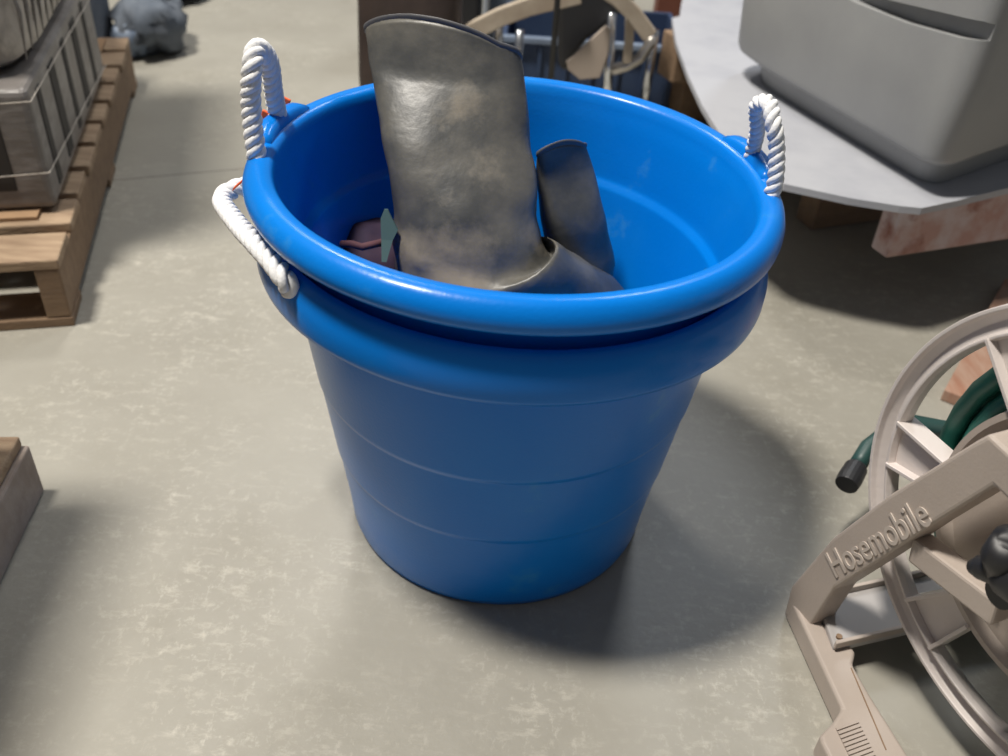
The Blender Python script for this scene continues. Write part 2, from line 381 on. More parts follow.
def rope(path, r, name, parent, strands=3, pitch=0.030, n=8, sub=90):
    # Catmull-Rom sample then three helical strands
    P = [Vector(p) for p in path]; P = [2*P[0]-P[1]] + P + [2*P[-1]-P[-2]]
    pts = []
    for i in range(1, len(P)-2):
        for k in range(24):
            u = k/24; p0, p1, p2, p3 = P[i-1:i+3]
            pts.append(0.5*((2*p1)+(-p0+p2)*u+(2*p0-5*p1+4*p2-p3)*u*u+(-p0+3*p1-3*p2+p3)*u**3))
    pts.append(P[-2])
    cum = [0]
    for i in range(1, len(pts)): cum.append(cum[-1]+(pts[i]-pts[i-1]).length)
    N = max(30, int(cum[-1]/0.0022)); res = []; j = 0
    for i in range(N+1):
        s = cum[-1]*i/N
        while j < len(cum)-2 and cum[j+1] < s: j += 1
        u = (s-cum[j])/max(1e-9, cum[j+1]-cum[j]); res.append((pts[j].lerp(pts[j+1], min(1, u)), s))
    g = G()
    frames = []; Nn = None
    for i, (p, s) in enumerate(res):
        T = (res[min(i+1, N)][0]-res[max(i-1, 0)][0]).normalized()
        Nn = T.orthogonal().normalized() if Nn is None else (Nn-T*Nn.dot(T)).normalized()
        frames.append((p, Nn.copy(), T.cross(Nn), s))
    for q in range(strands):
        line = [p + (r*0.60)*(math.cos(2*PI*(s/pitch+q/strands))*a + math.sin(2*PI*(s/pitch+q/strands))*b) for p, a, b, s in frames]
        g.tube(line, r*0.47, n)
    return g.obj(name, M_rope, parent, smooth=True)

def lug(ang, warp, zb, zt, Rl, M, parent, name='rope_lug', half=0.2):
    """raised plastic block on the lip through which the rope passes"""
    rings = []
    for k in range(13):
        a = ang-half+2*half*k/12; e = math.sin(PI*k/12)**0.35 if 0 < k < 12 else 0.3
        ca, sa = math.cos(a), math.sin(a); ring = []
        for (r, z) in ((Rl-0.024, zt-0.02), (Rl-0.022, zt+0.006*e), (Rl-0.016, zt+0.011*e), (Rl-0.006, zt+0.010*e), (Rl+0.006*e, zt+0.0), (Rl+0.009*e, zt-0.018), (Rl+0.002*e, zt-0.045)):
            ring.append(warp((r*ca, r*sa, z), zb))
        rings.append(ring)
    return G().loft(rings).obj(name, M, parent, smooth=True)

lowprof = prof(0.193, 0.2445, 0.378, 0.2764, 0.2535, 0.430, [0.13, 0.235], 0.33)
low = tub('lower of the two nested blue tubs, standing on the floor with a side rope loop', 0.0, warp_low, 0.195, lowprof)
upprof = prof(0.190, 0.2505, 0.376, 0.2800, 0.2505, 0.405, [], 0.30)
ZU = 0.0745
upt = tub('upper blue plastic tub nested in the other one and holding the boots', ZU, warp_up, 0.19, upprof)

tl = math.atan2(0.925-TY, -0.27); 
zU = 0.478
lug(math.atan2(0.035, -0.27), warp_up, ZU, 0.405, 0.28, M_blue, upt)
lug(math.atan2(0.085, 0.27), warp_up, ZU, 0.405, 0.28, M_blue, upt)
lug(math.atan2(-0.03, -0.27), warp_low, 0, 0.40, 0.268, M_blue, low, half=0.27)

A = at(257, 158, 0.487); B = at(279, 124, 0.487); T = at(256, 50, 0.585)
rope([A+Vector((0.004, 0.002, -0.03)), A, A.lerp(T, 0.5)+Vector((-0.004, -0.005, 0.0)), T+Vector((-0.001, -0.016, -0.012)), T+Vector((0, 0.004, 0)), T+Vector((0.004, 0.026, -0.018)), B.lerp(T, 0.45)+Vector((0.002, 0.008, 0)), B, B+Vector((0.0, 0, -0.03))], 0.0098, 'rope_handle', upt)
A = at(775, 183, 0.478); B = at(753, 150, 0.478); T = at(769, 104, 0.550)
rope([A+Vector((-0.004, 0, -0.03)), A, A.lerp(T, 0.55)+Vector((0.003, -0.010, 0)), T+Vector((0.003, -0.020, -0.012)), T, T+Vector((-0.006, 0.022, -0.010)), B.lerp(T, 0.45)+Vector((-0.001, 0.008, 0)), B, B+Vector((0.0, 0, -0.03))], 0.0085, 'rope_handle', upt)
pts_ = [at(292, 291, 0.412), at(286, 281, 0.432), at(272, 262, 0.438), at(252, 240, 0.438), at(236, 222, 0.430), at(222, 200, 0.420)]
T = pts_[-1]
pts_ += [T+Vector((0.008, 0.026, 0.002)), T+Vector((0.034, 0.048, 0.0)), T+Vector((0.062, 0.056, -0.004))]
rope(pts_, 0.0100, 'rope_handle', low, pitch=0.042)
# orange ties on the upper tub's left handle
for k, (u, v, z, dx) in enumerate(((285, 104, 0.492, 0.008), (264, 117, 0.495, 0.006))):
    p = at(u, v, z); g = G(); g.box(p, (dx*1.2, 0.004, 0.015), Matrix.Rotation(0.4, 3, 'Y')); o = g.obj('plastic_tie', M_orange, upt, bevel=0.001)
p = at(238, 184, 0.44); g = G(); g.bar(p+Vector((-0.006, 0, -0.006)), p+Vector((0.012, 0, 0.01)), Vector((0, 0.003, 0)), Vector((0.001, 0, 0.002))); g.obj('plastic_tie', M_orange, low)

# ------------------------------------------------------------------ boots
def boot(name, label, rings_spec, M, foot_dir, wrinkle=0.004, seed=0, sole=None, open_depth=6, n=40, crest=0.0):
    """rings_spec: (centre, width axis, half width, depth axis, half depth)"""
    t = thing(name, rings_spec[-1][0], label, 'boot', 'rubber boots in the tub')
    # resample the rings smoothly
    def cr(p0, p1, p2, p3, u): return 0.5*((2*p1)+(-p0+p2)*u+(2*p0-5*p1+4*p2-p3)*u*u+(-p0+3*p1-3*p2+p3)*u**3)
    S = [rings_spec[0]]+rings_spec+[rings_spec[-1]]; out = []
    for i in range(1, len(S)-2):
        for k in range(5):
            u = k/5; q = S[i-1:i+3]
            out.append(tuple(cr(*[Vector(x[j]) if j in (0, 1, 3) else x[j] for x in q], u) for j in range(5)))
    out.append(tuple(Vector(x) if j in (0, 1, 3) else x for j, x in enumerate(rings_spec[-1])))
    outer = []
    for q, (c, wa, hw, da, hd) in enumerate(out):
        wa = wa.normalized(); da = (da-wa*da.dot(wa)).normalized(); ring = []
        for i in range(n):
            a = 2*PI*i/n; ca, sa = math.cos(a), math.sin(a); e = 0.86
            x = math.copysign(abs(ca)**e, ca); y = math.copysign(abs(sa)**e, sa)
            p = c + wa*hw*x + da*hd*y
            nv = (wa*x+da*y).normalized()
            p += nv*wrinkle*(1+1.6*max(0, 1-abs(q-27)/9))*(noise.noise(p*16+Vector((seed, 0, 0))) + 0.6*noise.noise(p*38+Vector((0, seed, 0))))
            if crest: p.z += (crest*max(0, 1-((p-c).dot(wa)/hw+0.25)**2) - crest*1.1*y)*max(0, 1-q/7)
            ring.append(p)
        outer.append((ring, c))
    inner = []
    for ring, c in outer[:open_depth*5]:
        inner.append([p+(c-p).normalized()*0.0035 for p in ring])
    g = G().loft(inner[::-1]+[r for r, c in outer])
    o = g.obj('boot_upper', M, t, smooth=True); up_ = o
    # rolled binding round the opening
    top = outer[0][0]; lip = [[p+(p-outer[0][1]).normalized()*0.002*math.cos(b)+Vector((0, 0, 0.004*math.sin(b))) for p in top] for b in [2*PI*k/8 for k in range(8)]]
    g = G().loft(lip, loop=True); g.obj('top_binding', M_bind, o, smooth=True)
    return t

X = Vector((1, 0, 0))
def rr(u0, u1, v, z, hd, da=(0, 1, 0), v1=None):
    a = at(u0, v, z); b = at(u1, v1 if v1 is not None else v, z); c = (a+b)/2
    wv = (b-a); return (c+Vector(da).normalized()*hd*0.8, wv, wv.length/2, Vector(da), hd)
footd = Vector((0.80, 0.60, 0)).normalized()
spec = [rr(365, 521, 40, 0.545, 0.020, v1=60),
        rr(367, 523, 60, 0.530, 0.026, v1=76),
        rr(371, 526, 95, 0.503, 0.034, v1=105),
        rr(378, 531, 150, 0.460, 0.042),
        rr(385, 538, 200, 0.418, 0.048),
        rr(389, 541, 238, 0.382, 0.052),
        rr(392, 548, 272, 0.345, 0.052)]
c5 = spec[-1][0]
def tbr(Tp, Bp, hd, da=(-0.45, 0.9, 0)):
    return ((Tp+Bp)/2, (Tp-Bp), (Tp-Bp).length/2, Vector(da), hd)
spec += [tbr(at(556, 246, 0.372), c5+Vector((-0.075, -0.01, -0.085)), 0.052, (-0.2, 1, 0)),
         tbr(at(576, 262, 0.345), c5+Vector((-0.01, 0.01, -0.155)), 0.052),
         tbr(at(600, 276, 0.318), c5+Vector((0.05, 0.035, -0.165)), 0.050),
         tbr(at(622, 292, 0.288), c5+Vector((0.11, 0.07, -0.165)), 0.048),
         tbr(at(634, 316, 0.248), c5+Vector((0.155, 0.10, -0.163)), 0.036),
         tbr(at(634, 332, 0.220), c5+Vector((0.165, 0.11, -0.160)), 0.012)]
mp_ = spec[-1][0]
mudspots = [(445, 280, 0.345, 0.085, 0.85), (400, 258, 0.37, 0.05, 0.5), (490, 268, 0.36, 0.06, 0.4), (462, 110, 0.495, 0.055, 0.42), (490, 165, 0.445, 0.06, 0.25), (540, 235, 0.38, 0.04, 0.5), (440, 60, 0.53, 0.05, 0.22), (430, 200, 0.42, 0.05, 0.2)]
mud = boot_material([(*(at(u, v, z)-mp_), rad, gn) for u, v, z, rad, gn in mudspots])
b1 = boot('rubber_boot', 'tall wide black rubber boot caked with dried mud, standing up out of the tub', spec, mud, footd, seed=2, crest=0.016)
# sole
def sole(t, heel, toe, hw, z):
    h, tt = Vector(heel), Vector(toe); d = (tt-h); Ln = d.length; d.normalize(); s = Vector((-d.y, d.x, 0)); poly = []
    for (l, wd) in ((0, .45), (.02, .75), (.10, .85), (.35, .72), (.62, 1.0), (.85, .85), (.97, .45), (1, .1)): poly.append(h+d*Ln*l+s*hw*wd+Vector((0, 0, z)))
    for (l, wd) in ((1, .1), (.97, .45), (.85, .85), (.62, 1.0), (.35, .72), (.10, .85), (.02, .75), (0, .45)): poly.append(h+d*Ln*l-s*hw*wd+Vector((0, 0, z)))
    G().prism(poly, (0, 0, 0.016)).obj('boot_sole', M_dark, t, bevel=0.003)
hz = c5.z-0.183
sole(b1, (c5.x-0.01, c5.y-0.01, 0), (c5.x+0.19, c5.y+0.148, 0), 0.045, hz)
print('boot1 sole z', hz, c5[:])

def rr2(u0, u1, v0, v1, z, hd, sh=0.0):
    a = at(u0, v0, z); b = at(u1, v1, z); c = (a+b)/2; wv = (b-a)
    return (c+Vector((0, sh, 0)), wv, wv.length/2, Vector((0, 1, 0)), hd)
spec2 = [rr2(538, 585, 156, 147, 0.445, 0.009),
         rr2(537, 592, 178, 170, 0.415, 0.018),
         rr2(543, 601, 215, 207, 0.365, 0.034, -0.01),
         rr2(548, 611, 245, 240, 0.315, 0.036, -0.02),
         rr2(556, 616, 282, 278, 0.26, 0.036, -0.03)]
q5 = spec2[-1][0]
spec2 += [(q5+Vector((0.0, -0.01, -0.07)), Vector((1, 0, 0.3)), 0.046, Vector((0, 1, 0)), 0.040),
          (q5+Vector((-0.03, -0.02, -0.115)), Vector((0.5, 0, 0.9)), 0.05, Vector((0, 1, 0)), 0.040),
          (q5+Vector((-0.09, -0.03, -0.125)), Vector((0, 0, 1)), 0.034, Vector((0.2, 1, 0)), 0.042),
          (q5+Vector((-0.14, -0.04, -0.13)), Vector((0, 0, 1)), 0.028, Vector((0.2, 1, 0)), 0.040),
          (q5+Vector((-0.165, -0.045, -0.134)), Vector((0, 0, 1)), 0.012, Vector((0.2, 1, 0)), 0.018)]
dm = boot_material([(0.10, 0.0, 0.18, 0.05, 0.12)]); dm.name = 'dark_boot_rubber'
b2 = boot('rubber_boot', 'smaller dark rubber boot with narrow flattened shaft, inside the tub behind the tall boot', spec2, dm, X, wrinkle=0.002, seed=9, crest=0.007)
print('boot2', q5[:])

# burgundy pouch with a grey-green strap inside the tub, at left
pc_ = at(372, 232, 0.33)
t = thing('cloth_pouch', pc_+Vector((0, 0, -0.02)), 'burgundy cloth pouch in the tub left of the tall muddy boot', 'pouch')
rings = []
for k in range(14):
    ph = PI*(k+0.5)/14; ring = []
    for i in range(32):
        a = 2*PI*i/32; dv = Vector((math.sin(ph)*math.cos(a), math.sin(ph)*math.sin(a), math.cos(ph)))
        kk = 1+0.16*noise.noise(dv*2.3)
        ring.append(pc_+Vector((0.0, -0.0, -0.045))+Vector((dv.x*0.062, dv.y*0.065, dv.z*0.055))*kk)
    rings.append(ring)
G().loft(rings).obj('pouch_body', M_burg, t, smooth=True)
a1, a2, a3 = at(342, 244, 0.345), at(362, 247, 0.35), at(384, 242, 0.35)
G().tube([a1, a1.lerp(a2, .5)+Vector((0, 0, .002)), a2, a3], 0.0045, 8).obj('pouch_piping', mat('dull_rose_cord', (0.12, 0.05, 0.06), 0.8), t, smooth=True)
s1_, s2_, s3_ = at(386, 210, 0.40), at(387, 240, 0.375), at(384, 262, 0.36)
g = G(); wv = Vector((0.008, 0, 0)); g.loft([[p-wv*k, p-wv*k+Vector((0, .003, 0)), p+wv*k+Vector((0, .003, 0)), p+wv*k] for p, k in ((s1_, 0.25), (s1_.lerp(s2_, .3), 0.8), (s1_.lerp(s2_, .65)+Vector((.003, 0, 0)), 1.2), (s2_, 0.8), (s3_, 0.35))]); g.obj('pouch_strap', M_greencloth, t)

# ------------------------------------------------------------------ hose reel cart
rc = Vector((0.502, 0.552, 0.293)); nv = Vector((-0.914, -0.406, 0)).normalized(); av = Vector((0.406, -0.914, 0)).normalized(); zv = Vector((0, 0, 1))
# recentre on the present camera: same rays
def onp(u, v, off):
    d = Fv*FPX + X2*(u-504) - U2*(v-378); o = Vector((0, 0, CH)); t_ = ((rc+nv*off-o).dot(nv))/d.dot(nv); q = o+d*t_-rc
    return q.dot(av), q.z
def RP(s, z, off): return rc + av*s + zv*z + nv*off     # z relative to axle
cart = thing('hose_reel_cart', (rc.x+0.1, rc.y+0.05, 0), 'beige and cream plastic hose reel cart at the right edge with raised lettering', 'hose reel')
def ringpoly(r0, r1, a0, a1, off, depth, n=24, G_=None):
    g = G_ or G(); rings = []
    for k in range(n+1):
        a = a0+(a1-a0)*k/n; ca, sa = math.cos(a), math.sin(a)
        rings.append([RP(r*ca, r*sa, o) for r, o in ((r0, off), (r1, off), (r1, off-depth), (r0, off-depth))])
    full = abs(abs(a1-a0)-2*PI) < 1e-6
    if full: g.loft(rings[:-1], loop=True)
    else: g.loft(rings)
    return g
SP = [131, 187, 243, 300, 2, 66]
def flange(off, sgn, name_s):
    # outer rim with two raised beads
    prof_ = [(0.206, 0.004), (0.208, 0.010), (0.211, 0.010), (0.213, 0.002), (0.222, -0.002), (0.229, 0.003), (0.231, 0.009), (0.235, 0.009), (0.236, -0.010), (0.2345, -0.012), (0.206, -0.006)]
    rings = []
    for k in range(120):
        a = 2*PI*k/120; rings.append([RP(r*math.cos(a), r*math.sin(a), off+sgn*o) for r, o in prof_])
    G().loft(rings, loop=True).obj('reel_rim', M_cream, cart, smooth=False, bevel=0.0008)
    ringpoly(0.0, 0.1, 0, 1, 0, 0) if False else None
    # hub disc
    rings = []
    for k in range(96):
        a = 2*PI*k/96; rings.append([RP(r*math.cos(a), r*math.sin(a), off+sgn*o) for r, o in ((0.030, 0.002), (0.128, 0.0), (0.137, 0.008), (0.143, 0.008), (0.145, -0.006), (0.030, -0.008))])
    G().loft(rings, loop=True).obj('reel_hub_disc', M_beige if sgn > 0 else M_cream, cart)
    for a in SP:
        a = math.radians(a); spk = ringpoly(0.140, 0.210, a-0.12, a+0.12, off+sgn*0.002, sgn*0.006, n=6).obj('spoke', M_cream, cart)
        for e in (-0.125, 0.125):
            d0 = av*math.cos(a+e)+zv*math.sin(a+e); p0 = rc+nv*off+d0*0.142; p1 = rc+nv*off+d0*0.210
            pr = d0.cross(nv)*0.002
            G().bar(p0, p1, pr, nv*0.012).obj('spoke_rib', M_cream, spk, bevel=0.0006)
flange(0.0, 1, '')
flange(-0.23, -1, '')
# drum
rings = [[RP(0.055*math.cos(2*PI*k/40), 0.055*math.sin(2*PI*k/40), o) for k in range(40)] for o in (0.0, -0.225)]
G().loft(rings).obj('reel_drum', M_beige, cart, smooth=False)
# side frame: slanted beam, peak, far leg
def inplane(u, v, off): s, z = onp(u, v, off); return s, z
OF, TH = 0.066, 0.034
front = [inplane(*q, OF) for q in ((800, 592), (832, 538), (890, 494), (975, 441), (988, 434), (1000, 441), (1040, 490))]
s_pk, z_pk = front[4]
s_c, z_c = inplane(786, 603, OF)
lo = [inplane(*q, OF) for q in ((1012, 500), (990, 484), (930, 526), (880, 560), (833, 590), (815, 606))]
poly = [(s_c, -rc.z+0.035)] + [(s_c+0.004, -rc.z+0.07)] + front[1:6]
# right leg of the A frame, mirrored about the peak
mir = lambda p: (2*s_pk-p[0], p[1])
polyL = [(s_c+0.002, -rc.z+0.006), (s_c-0.002, -rc.z+0.05), front[1], front[2], front[3], front[4]]
polyLi = [lo[1], lo[2], lo[3], lo[4], (lo[5][0]+0.004, -rc.z+0.035), (lo[5][0]+0.008, -rc.z+0.006)]
print('beam', [tuple(round(x, 3) for x in p) for p in polyL], [tuple(round(x, 3) for x in p) for p in polyLi], 'axle z', rc.z)
outl = polyL + [(s_pk+0.004, z_pk)] 
full = polyL + [mir(p) for p in polyL[::-1][1:]] 
inn = polyLi[::-1]; inn = inn + [(s_pk+(s_pk-lo[1][0])+0.002, lo[1][1])] + [mir(p) for p in polyLi[1:]]
def strip(outer, inner, off, th, name, M, bev=0.004):
    g = G()
    rings = [[RP(*o, off), RP(*i, off), RP(*i, off-th), RP(*o, off-th)] for o, i in zip(outer, inner)]
    g.loft(rings); return g.obj(name, M, cart, bevel=bev, segs=3)
inner_al = [polyLi[5], polyLi[4], polyLi[3], polyLi[2], polyLi[1], polyLi[0]]
outer_al = [polyL[0], polyL[1], polyL[2], polyL[3], polyL[4], polyL[5]]
inner_al = [polyLi[5], polyLi[4], polyLi[4-1], polyLi[2], polyLi[1], polyLi[0]]
mz = lambda p: (-p[0], p[1])
top_o, top_i = outer_al[5], (inner_al[-1][0]+0.004, inner_al[-1][1])
inner_al[-1] = top_i
outF = outer_al + [(0.0, top_o[1]-0.006)] + [mz(p) for p in outer_al[::-1]]
inF = inner_al + [(0.0, top_i[1]-0.004)] + [mz(p) for p in inner_al[::-1]]
sfr = strip(outF, inF, OF, TH, 'side_frame', M_beige)
# the same frame behind the far flange
strip(outF, inF, -0.26, TH, 'side_frame', M_beige)
# foot bar on the floor with ridged pad
def fl_(u, v, z): return at(u, v, z)
zf = 0.034
ft = [fl_(790, 596, zf), fl_(842, 708, zf), fl_(833, 722, zf), fl_(820, 735, zf), fl_(822, 742, zf), fl_(850, 800, zf), fl_(930, 800, zf), fl_(909, 756, zf), fl_(870, 694, zf), fl_(853, 664, zf), fl_(856, 652, zf), fl_(850, 644, zf), fl_(833, 644, zf), fl_(816, 606, zf)]
fbar = G().prism(ft, (0, 0, -zf+0.001)).obj('foot_bar', M_beige, cart, bevel=0.004, segs=3)
g = G()
pa, pb = fl_(836, 730, zf), fl_(858, 722, zf); pc1 = fl_(858, 776, zf)-pa
for k in range(12):
    o = pc1*(k/11); g.bar(pa+o+Vector((0, 0, .001)), pb+o+Vector((0, 0, .001)), pc1.normalized()*0.0016, Vector((0, 0, 0.0012)))
g.obj('grip_ridge', M_beige, fbar)
g = G(); e0, e1 = fl_(851, 668, zf), fl_(886, 750, zf); g.bar(e0, e1, (e1-e0).normalized().cross(zv)*0.0007, Vector((0, 0, .0005))); g.obj('foot_seam', M_wood, fbar)
# cross tray with two screws
z2 = 0.040
tr = [fl_(818, 598, z2), fl_(834, 647, z2), fl_(912, 630, z2), fl_(895, 581, z2)]
dt = (tr[3]-tr[0]).normalized(); tr[2] = tr[1]+dt*0.30; tr[3] = tr[0]+dt*0.30
M_btray = mat('greyish_plastic_tray', (0.40, 0.38, 0.37), 0.3)
ctray = G().prism(tr, (0, 0, -0.012)).obj('cross_tray', M_btray, cart, bevel=0.002)
for a_, b_2 in ((tr[0], tr[3]), (tr[1], tr[2])):
    G().bar(a_+Vector((0, 0, .004)), b_2+Vector((0, 0, .004)), Vector((0.0, 0.0025, 0)), Vector((0, 0, 0.005))).obj('tray_lip', M_beige, ctray, bevel=0.001)
for (u, v) in ((832, 601), (839, 637)):
    p = fl_(u, v, z2+0.001); G().tube([p+Vector((0, 0, -.002)), p+Vector((0, 0, .002))], 0.0035, 12).obj('screw', M_wood, ctray)
# strut from beam to the axle and axle boss
sA = inplane(915, 548, 0.05); sB = inplane(972, 592, 0.05)
pA, pB = RP(*sA, 0.045), RP(*sB, 0.045)
dd_ = (pB-pA).normalized(); G().bar(pA, pB+dd_*0.03, dd_.cross(nv)*0.014, nv*0.012).obj('strut', M_beige, cart, bevel=0.003)
G().tube([RP(0, 0, 0.0), RP(0, 0, 0.03), RP(0, 0, 0.062)], [0.040, 0.036, 0.028], 32).obj('axle_boss', M_beige, cart, bevel=0.002)
p = RP(*inplane(990, 600, 0.02), 0.012); G().tube([p-nv*0.01, p+nv*0.003], 0.0035, 12).obj('screw', M_slot, cart)
# crank
k0 = RP(*inplane(1040, 590, 0.09), 0.09); k1 = RP(*inplane(1004, 572, 0.09), 0.09); k2 = RP(*inplane(978, 567, 0.10), 0.10); k3 = RP(*inplane(972, 567, 0.10), 0.10)
G().tube([RP(0, 0, 0.062), RP(0, 0, 0.085)], 0.014, 20).obj('crank_axle', M_black, cart)
ck = G().tube([k0, k0.lerp(k1, .5), k1, k1.lerp(k2, 0.5), k2, k3], [0.020, 0.021, 0.019, 0.012, 0.010, 0.006], 20).obj('crank_handle', M_black, cart, smooth=True)
k4 = RP(*inplane(1012, 538, 0.10), 0.10); k5 = RP(*inplane(1002, 556, 0.10), 0.10)
G().tube([k4+nv*0.006, k4, k5, k1], [0.008, 0.014, 0.016, 0.015], 18).obj('crank_knob', M_black, ck, smooth=True)
# lettering
cu = bpy.data.curves.new('lettering', 'FONT'); cu.body = 'Hosemobile'; cu.size = 0.034; cu.extrude = 0.0007; cu.offset = 0.0002; cu.align_x = 'LEFT'; cu.align_y = 'CENTER'
to = bpy.data.objects.new('tmp', cu); C.objects.link(to)
bpy.context.view_layer.update()
me = bpy.data.meshes.new_from_object(to.evaluated_get(bpy.context.evaluated_depsgraph_get())); me.name = 'raised_lettering'
bpy.data.objects.remove(to)
xs = [v.co.x for v in me.vertices]; wtxt = max(xs)-min(xs)
sa_ = inplane(832, 567, OF); sb_ = inplane(927, 511, OF)
pa_, pb_ = RP(*sa_, OF+0.0008), RP(*sb_, OF+0.0008); ex = (pb_-pa_); sc_ = ex.length/wtxt; ex.normalize(); ey = nv.cross(ex)
for v in me.vertices:
    q = pa_ + ex*((v.co.x-min(xs))*sc_) + ey*(v.co.y*sc_*1.12) + nv*v.co.z; v.co = q-Vector(cart.location)
me.materials.append(mat('raised_beige_plastic', (0.51, 0.445, 0.39), 0.45))
lo_ = bpy.data.objects.new('raised_lettering', me); C.objects.link(lo_); lo_.parent = sfr
# hose wound on the drum
hz_ = thing('garden_hose', (rc.x-0.05, rc.y+0.25, 0.0), 'dark green garden hose wound on the reel with its black coupling hanging out at left', 'hose')
pts = []
layers = ((0.080, 8), (0.105, 8), (0.130, 8), (0.155, 8), (0.179, 6)); 
ang = 0.0; o = -0.022
for li, (rad, turns) in enumerate(layers):
    for k in range(int(turns*36)):
        ang = 2*PI*k/36
        oo = -0.022 - 0.0245*k/36 if li % 2 == 0 else -0.022-0.0245*(turns-k/36)
        pts.append(RP((rad+0.0015*math.sin(3*ang))*math.cos(ang), (rad)*math.sin(ang), max(-0.215, oo)))
G().tube(pts, 0.0108, 8).obj('hose_coil', M_hose, hz_, smooth=True)
# loose outer loop and tail
loop = []
for k in range(26):
    a = math.radians(60+ k*5.4); r = 0.206+0.010*math.sin(PI*k/25); loop.append(RP(r*math.cos(a), r*math.sin(a), -0.06-0.003*k))
tail_end = at(848, 482, 0.10); tmid = at(868, 448, 0.12)
loop += [at(888, 420, 0.14)+Vector((0.02, 0.0, 0)), tmid, at(856, 468, 0.105)]
L2 = [loop[0]]
for i in range(1, len(loop)): L2 += [loop[i-1].lerp(loop[i], .5), loop[i]]
G().tube(L2, 0.0115, 12).obj('hose_tail', mat('dark_green_hose', (0.02, 0.06, 0.055), 0.45), hz_, smooth=True)
dr = (tail_end-L2[-1]).normalized()
G().tube([L2[-1]-dr*0.004, L2[-1], tail_end-dr*0.006, tail_end+dr*0.006], [0.012, 0.0145, 0.0155, 0.0145], 20).obj('hose_coupling', M_black, hz_, bevel=0.001)
# plank behind the reel
p0, p1, p2 = at(935, 402, 0), at(985, 312, 0), at(1012, 262, 0)
dv = (p2-p0); dv.z = 0; dv.normalize(); sd = Vector((dv.y, -dv.x, 0))
g = G(); g.box(p0+dv*0.24+sd*0.075+Vector((0, 0, 0.011)), (0.14, 0.46, 0.021), Matrix((sd, dv, zv)).transposed())
tag(g.obj('wooden_plank', mat('reddish_plank', (0.42, 0.28, 0.21), 0.8, (0.34, 0.17, 0.11), 8, stretch=(5, 1, 1)), origin=p0, bevel=0.002), 'reddish brown plank lying on the floor behind the hose reel', 'plank')

# ------------------------------------------------------------------ bin on a pale board, over a skid
ZT = 0.25
ol = [(690, -40), (681, 6), (680, 16), (672, 18), (676, 42), (688, 75), (702, 105), (720, 134), (742, 160), (765, 176), (785, 184), (850, 198), (900, 206), (922, 208), (960, 200), (1008, 188)]
poly = [at(u, v, ZT) for u, v in ol]
e = poly[-1]+(poly[-1]-poly[-3])*3.0
poly.append(e); poly.append(e+Vector((0.2, 1.2, 0))); poly.append(poly[0]+Vector((1.0, 0.3, 0)))
G().prism(poly, (0, 0, -0.012)).obj('base_board', M_tray)
bb = bpy.data.objects['base_board']; tag(bb, 'pale curved board on the skid, under the large grey bin', 'board')
# skid under the board
sk0 = at(885, 262, 0.0); Hs = ZT-0.012
# set the block back so that its top edge meets the board
f0 = at(886, 259, 0.13); f1 = at(1008, 240, 0.13)
kd = (f1-f0); kd.z = 0; kd.normalize(); kb = Vector((-kd.y, kd.x, 0))
R = Matrix((kd, kb, zv)).transposed()
skid = thing('wooden_skid', (f0.x+0.2, f0.y+0.2, 0), 'skid with a pink stained end block holding up the pale board at right', 'skid')
K = lambda s, l, z: Vector((f0.x, f0.y, 0)) + kd*s + kb*l + Vector((0, 0, z))
for s_, ln in ((0.0, 0.30), (0.48, 0.12)):
    g = G(); g.box(K(s_+ln/2, 0.022, (0.13+Hs)/2), (ln, 0.042, Hs-0.13-0.001), R); g.obj('block', M_pinkwood, skid, bevel=0.004)
for l_ in (0.36, 0.62, 0.95):
    g = G(); g.box(K(0.40, l_, 0.065), (0.56, 0.06, 0.128), R); g.obj('bottom_board', M_wood, skid, bevel=0.003)
for l_ in (0.36, 0.62, 0.92):
    for s_ in (0.12, 0.55):
        g = G(); g.box(K(s_, l_, (0.13+Hs)/2), (0.12, 0.08, Hs-0.13-0.001), R); g.obj('block', M_wood, skid, bevel=0.004)
# grey bin
A0 = at(716, 34, ZT+0.07); B0 = at(941, 166, ZT+0.065); Cc = at(1030, 156, ZT+0.02)
for _p in (A0, B0, Cc): _p.z = ZT
e1 = (B0-A0); e1.z = 0; Lf = e1.length; e1.normalize(); n1 = Vector((e1.y, -e1.x, 0))
if n1.x > 0: n1 = -n1
e2 = (Cc-B0); e2.z = 0; e2.normalize()
print('bin', A0[:], B0[:], e1[:], e2[:])
gb = thing('plastic_bin', A0.lerp(B0, .5)+Vector((0.3, 0.1, 0)), 'large grey moulded plastic bin with a recessed groove on the pale board', 'bin')
# footprint: A0 -> B0 -> C -> D with rounded corners, flared upwards
D0 = A0+Vector((0.75, 0.25, 0)); C0 = B0+e2*0.75
def rounded(poly, r, n=10):
    out = []
    N = len(poly)
    for i in range(N):
        p, a, b = poly[i], poly[i-1], poly[(i+1) % N]; d1 = (a-p).normalized(); d2 = (b-p).normalized()
        rr_ = r[i]; s = p+d1*rr_; e_ = p+d2*rr_
        for k in range(n+1):
            u = k/n; out.append(s*(1-u)**2+p*2*u*(1-u)+e_*u*u)
    return out
ctr = (A0+B0+C0+D0)/4
rings = []
def ringz(zz, inset, rad=(0.14, 0.05, 0.1, 0.1)):
    P4 = [p+(ctr-p)*inset for p in (A0, B0, C0, D0)]
    return [Vector((q.x, q.y, ZT+zz)) for q in rounded(P4, rad)]
for zz, ins in ((0.001, 0.13), (0.035, 0.11), (0.060, 0.010), (0.070, 0.0), (0.20, -0.02), (0.42, -0.04), (0.45, -0.045)): rings.append(ringz(zz, ins))
rings += [ringz(0.455, 0.0), ringz(0.46, 0.3)]
binb = G().loft(rings).obj('bin_body', M_grey, gb, smooth=True, bevel=0.0)
